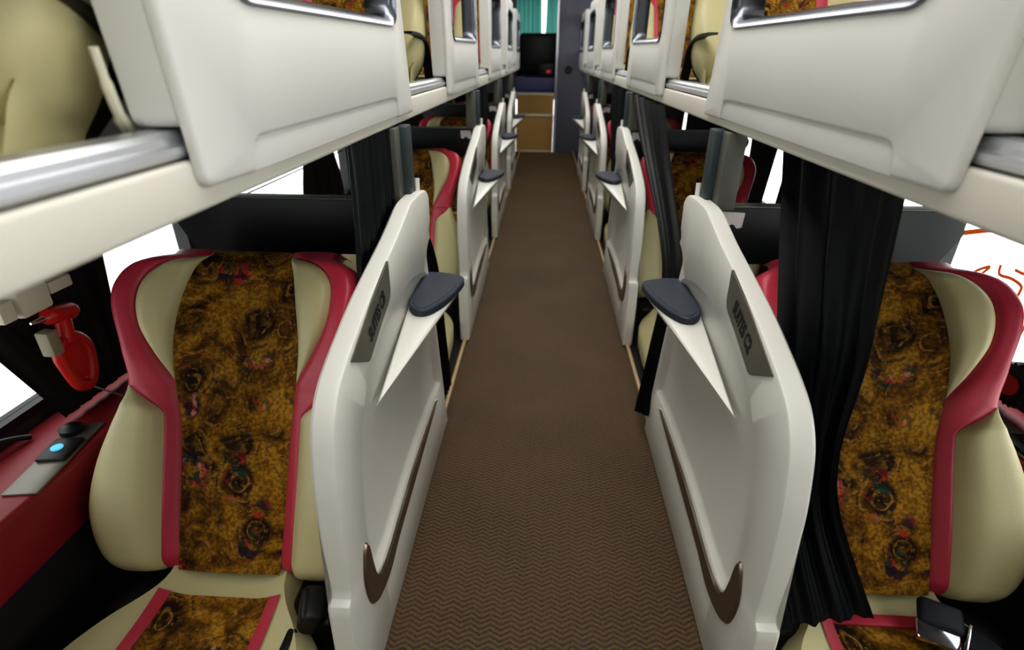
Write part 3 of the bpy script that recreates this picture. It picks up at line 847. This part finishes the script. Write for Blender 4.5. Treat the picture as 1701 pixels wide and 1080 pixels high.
# ------------------------------------------------------------------ emergency hammers
def make_hammer():
    t = thing('emergency_hammer')       # local: u along the wall (+y), v up
    bm = bmesh.new()
    tube(bm, [(0, -.030, .080), (0, -.018, .080), (0, .035, .070), (0, .045, .068)], [.008, .018, .018, .012], 12)
    obj('hammer_head', bm, M['hammer'], t)
    bm = bmesh.new(); tube(bm, [(0, -.056, .083), (0, -.028, .080)], [.0025, .008], 10); obj('steel_tip', bm, M['chrome'], t)
    bm = bmesh.new(); tube(bm, catmull([(0, .010, .068), (0, .008, .045), (0, .002, .015)], 5, False), .015, 10)
    loop = catmull([(0, -.026, .004), (0, .012, .022), (0, .040, -.012), (0, .034, -.062), (0, .016, -.092), (0, -.010, -.082), (0, -.022, -.04)], 6)
    tube(bm, loop+[loop[0]], .0125, 10, False)
    box(bm, -.004, .004, -.018, .030, -.075, .012, bev=.002)
    obj('handle', bm, M['hammer'], t)
    obj('holder', nbox(-.012, .016, -.050, -.024, .005, .058, bev=.004), M['holder'], t)
    bm = bmesh.new(); tube(bm, catmull([(0, .015, -.10), (.005, .04, -.13), (0, .09, -.18)], 6, False), .0022, 6); obj('cable', bm, M['boardtop'], t)
    return t
h = make_hammer(); h.location = (-1.0, .930, .555); h.rotation_euler = (0, 0, 0)
tag(h, 'red emergency hammer in its holder by the left window curtain', 'hammer')
bm = bmesh.new()
box(bm, -1.03, -.985, .855, .925, .655, .715, bev=.008); box(bm, -1.03, -.99, .93, .985, .675, .70, bev=.004); box(bm, -1.03, -.99, .82, .85, .66, .70, bev=.004)
t = thing('hammer_bracket', (0, 0, 0))
obj('bracket_body', bm, M['bracket'], t)
bm = bmesh.new(); tube(bm, catmull([(-.985, .865, .715), (-.98, .885, .735), (-.98, .92, .735), (-.985, .94, .715)], 5, False), .008, 8); obj('hook', bm, M['bracket'], t)
bm = bmesh.new(); tube(bm, [(-1.01, .885, .71), (-1.01, .885, DECK+.003)], .007, 8); obj('hanger_rod', bm, M['black'], t)
tag(t, 'cream bracket above the red hammer, under the left berth', 'bracket')

t = thing('knob_handle', (1.06, 1.105, .44))
bm = bmesh.new(); n = 44
L = [[Vector((-.02+x, (r+(.006 if j % 2 else 0))*math.cos(2*math.pi*j/n), (r+(.006 if j % 2 else 0))*math.sin(2*math.pi*j/n))) for j in range(n)] for x, r in ((0, .03), (.004, .047), (.03, .047), (.04, .03))]
obj('toothed_rim', loft(bm, L), M['black'], t, smooth=False)
bm = bmesh.new(); tube(bm, [(-.026, 0, 0), (-.016, 0, 0)], .024, 20); obj('red_centre', bm, M['hammer'], t)
tag(t, 'black toothed knob with red centre on the right window ledge', 'knob')
bm = bmesh.new(); tube(bm, [(1.085, 1.10, .44), (1.10, 1.33, .40)], .011, 8)

# ------------------------------------------------------------------ socket plates on the ledges
def make_socket(loc, rz, label, lit):
    t = thing('socket_plate', loc, rz)
    obj('plate', nbox(-.032, .032, -.11, .11, 0, .005, bev=.002), M['plate'], t)
    obj('switch_block', nbox(-.028, .028, -.022, .048, .004, .013, bev=.004), M['black'], t)
    bm = bmesh.new(); tube(bm, [(-.004, .012, .012), (-.004, .012, .016)], .011, 14)
    obj('button_light', bm, M['led'] if lit else M['black'], t)
    bm = bmesh.new(); tube(bm, [(-.016, .078, .004), (-.016, .078, .016), (-.016, .078, .022)], [.022, .022, .014], 18)
    obj('round_knob', bm, M['black'], t)
    tag(t, label, 'socket'); return t
make_socket((-1.0, .815, .3655), .16, 'grey socket plate with a glowing blue button on the left ledge', True)
make_socket((1.0, .985, .3655), 3.14, 'grey socket plate with dark button on the right ledge', False)
bm = bmesh.new(); tube(bm, catmull([(-1.135, .70, .43), (-1.12, .80, .40), (-1.11, .84, .385), (-1.10, .865, .372)], 6, False), .006, 8)
t = obj('power_cable', bm, M['black']); tag(t, 'black cable running along the left window to the ledge', 'cable')

# orange line drawing on the near right window
w = WIN[(1, -0.95, 0)]
bm = bmesh.new(); x = WX+.009
LINES = [[(1.605, .628), (1.549, .668)], [(1.612, .640), (1.530, .672), (1.445, .706)], [(1.477, .557), (1.45, .59), (1.416, .613), (1.43, .59), (1.457, .551)],
         [(1.386, .629), (1.378, .606), (1.340, .609), (1.308, .604), (1.302, .590), (1.308, .545), (1.312, .470), (1.311, .425)],
         [(1.308, .582), (1.314, .530), (1.311, .476), (1.307, .455), (1.292, .441), (1.272, .440), (1.257, .465), (1.250, .515), (1.25, .55)],
         [(1.328, .573), (1.333, .49), (1.325, .37)], [(1.340, .632), (1.312, .632), (1.29, .64)]]
for k, l in enumerate(LINES): tube(bm, catmull([(x, a, b) for a, b in l], 5, False), .007 if k == 1 else .0042, 6)
for v in bm.verts: v.co.x = x+(v.co.x-x)*.3
obj('line_drawing', bm, M['orange'], w)
bm = bmesh.new()
box(bm, -WX-.004, -WX+.002, 1.23, 1.57, .640, .643); box(bm, -WX-.004, -WX+.002, 1.73, 2.5, .626, .629)
o = obj('sash_line', box(bmesh.new(), -(WX+.011), -(WX+.008), -.90, 1.57, .655, .660), M['frame'], WIN[(-1, -0.95, 0)], smooth=False)
o = obj('sash_line', box(bmesh.new(), -(WX+.011), -(WX+.008), 1.73, 3.07, .628, .633), M['frame'], WIN[(-1, 1.70, 0)], smooth=False)
bm.free()

# ------------------------------------------------------------------ light
for k, x in enumerate((-.17, .17)):
    t = thing('ceiling_lamp', (x, 3.0, 1.985))
    obj('housing', nbox(-.05, .05, -4.1, 4.1, -.004, .013, bev=.002), M['upperwall'], t)
    obj('diffuser', nbox(-.04, .04, -4.05, 4.05, -.012, -.004, bev=.002), M['lamp'], t)
    tag(t, 'long white strip lamp on the ceiling, %s of the aisle' % ('left', 'right')[k], 'lamp')
def area(name, loc, sx, sy, power, col=(1, .97, .92), rot=(0, 0, 0)):
    l = bpy.data.lights.new(name, 'AREA'); l.shape = 'RECTANGLE'; l.size = sx; l.size_y = sy; l.energy = power; l.color = col
    o = bpy.data.objects.new(name, l); COL.objects.link(o); o.location = loc; o.rotation_euler = rot
    return o
area('aisle_light', (0, 2.6, 1.965), .42, 7.0, 37, (1, .985, .96))

wd = bpy.data.worlds.new('daylight'); scene.world = wd; wd.use_nodes = True
nt = wd.node_tree; bg = nt.nodes['Background']
tc = nt.nodes.new('ShaderNodeTexCoord'); sp = nt.nodes.new('ShaderNodeSeparateXYZ'); nt.links.new(tc.outputs['Generated'], sp.inputs[0])
mr = nt.nodes.new('ShaderNodeMapRange'); mr.inputs[1].default_value = -1; mr.inputs[2].default_value = 1; mr.inputs[3].default_value = 1.7; mr.inputs[4].default_value = 3.4
nt.links.new(sp.outputs['X'], mr.inputs[0]); nt.links.new(mr.outputs[0], bg.inputs['Strength'])
bg.inputs['Color'].default_value = (1, 1, 1, 1)

# ------------------------------------------------------------------ camera
psi, th, ro = [math.radians(a) for a in (-3.108, 26.312, .379)]
F = Vector((math.sin(psi)*math.cos(th), math.cos(psi)*math.cos(th), -math.sin(th)))
R0 = Vector((math.cos(psi), -math.sin(psi), 0)); U0 = R0.cross(F)
c_, s_ = math.cos(ro), math.sin(ro)
Rv, Uv = R0*c_+U0*s_, U0*c_-R0*s_
cam = bpy.data.cameras.new('camera'); co = bpy.data.objects.new('camera', cam); COL.objects.link(co)
co.matrix_world = Matrix(((Rv.x, Uv.x, -F.x, -0.0324), (Rv.y, Uv.y, -F.y, 0), (Rv.z, Uv.z, -F.z, 1.1), (0, 0, 0, 1)))
cam.sensor_width = 36; cam.sensor_fit = 'HORIZONTAL'; cam.lens = 900/1701*36; cam.clip_start = .02
cam.dof.use_dof = True; cam.dof.focus_distance = 1.1; cam.dof.aperture_fstop = 3.2
scene.camera = co
scene.view_settings.view_transform = 'Standard'; scene.view_settings.look = 'Medium High Contrast'
scene.cycles.max_bounces = 8; scene.cycles.transparent_max_bounces = 12
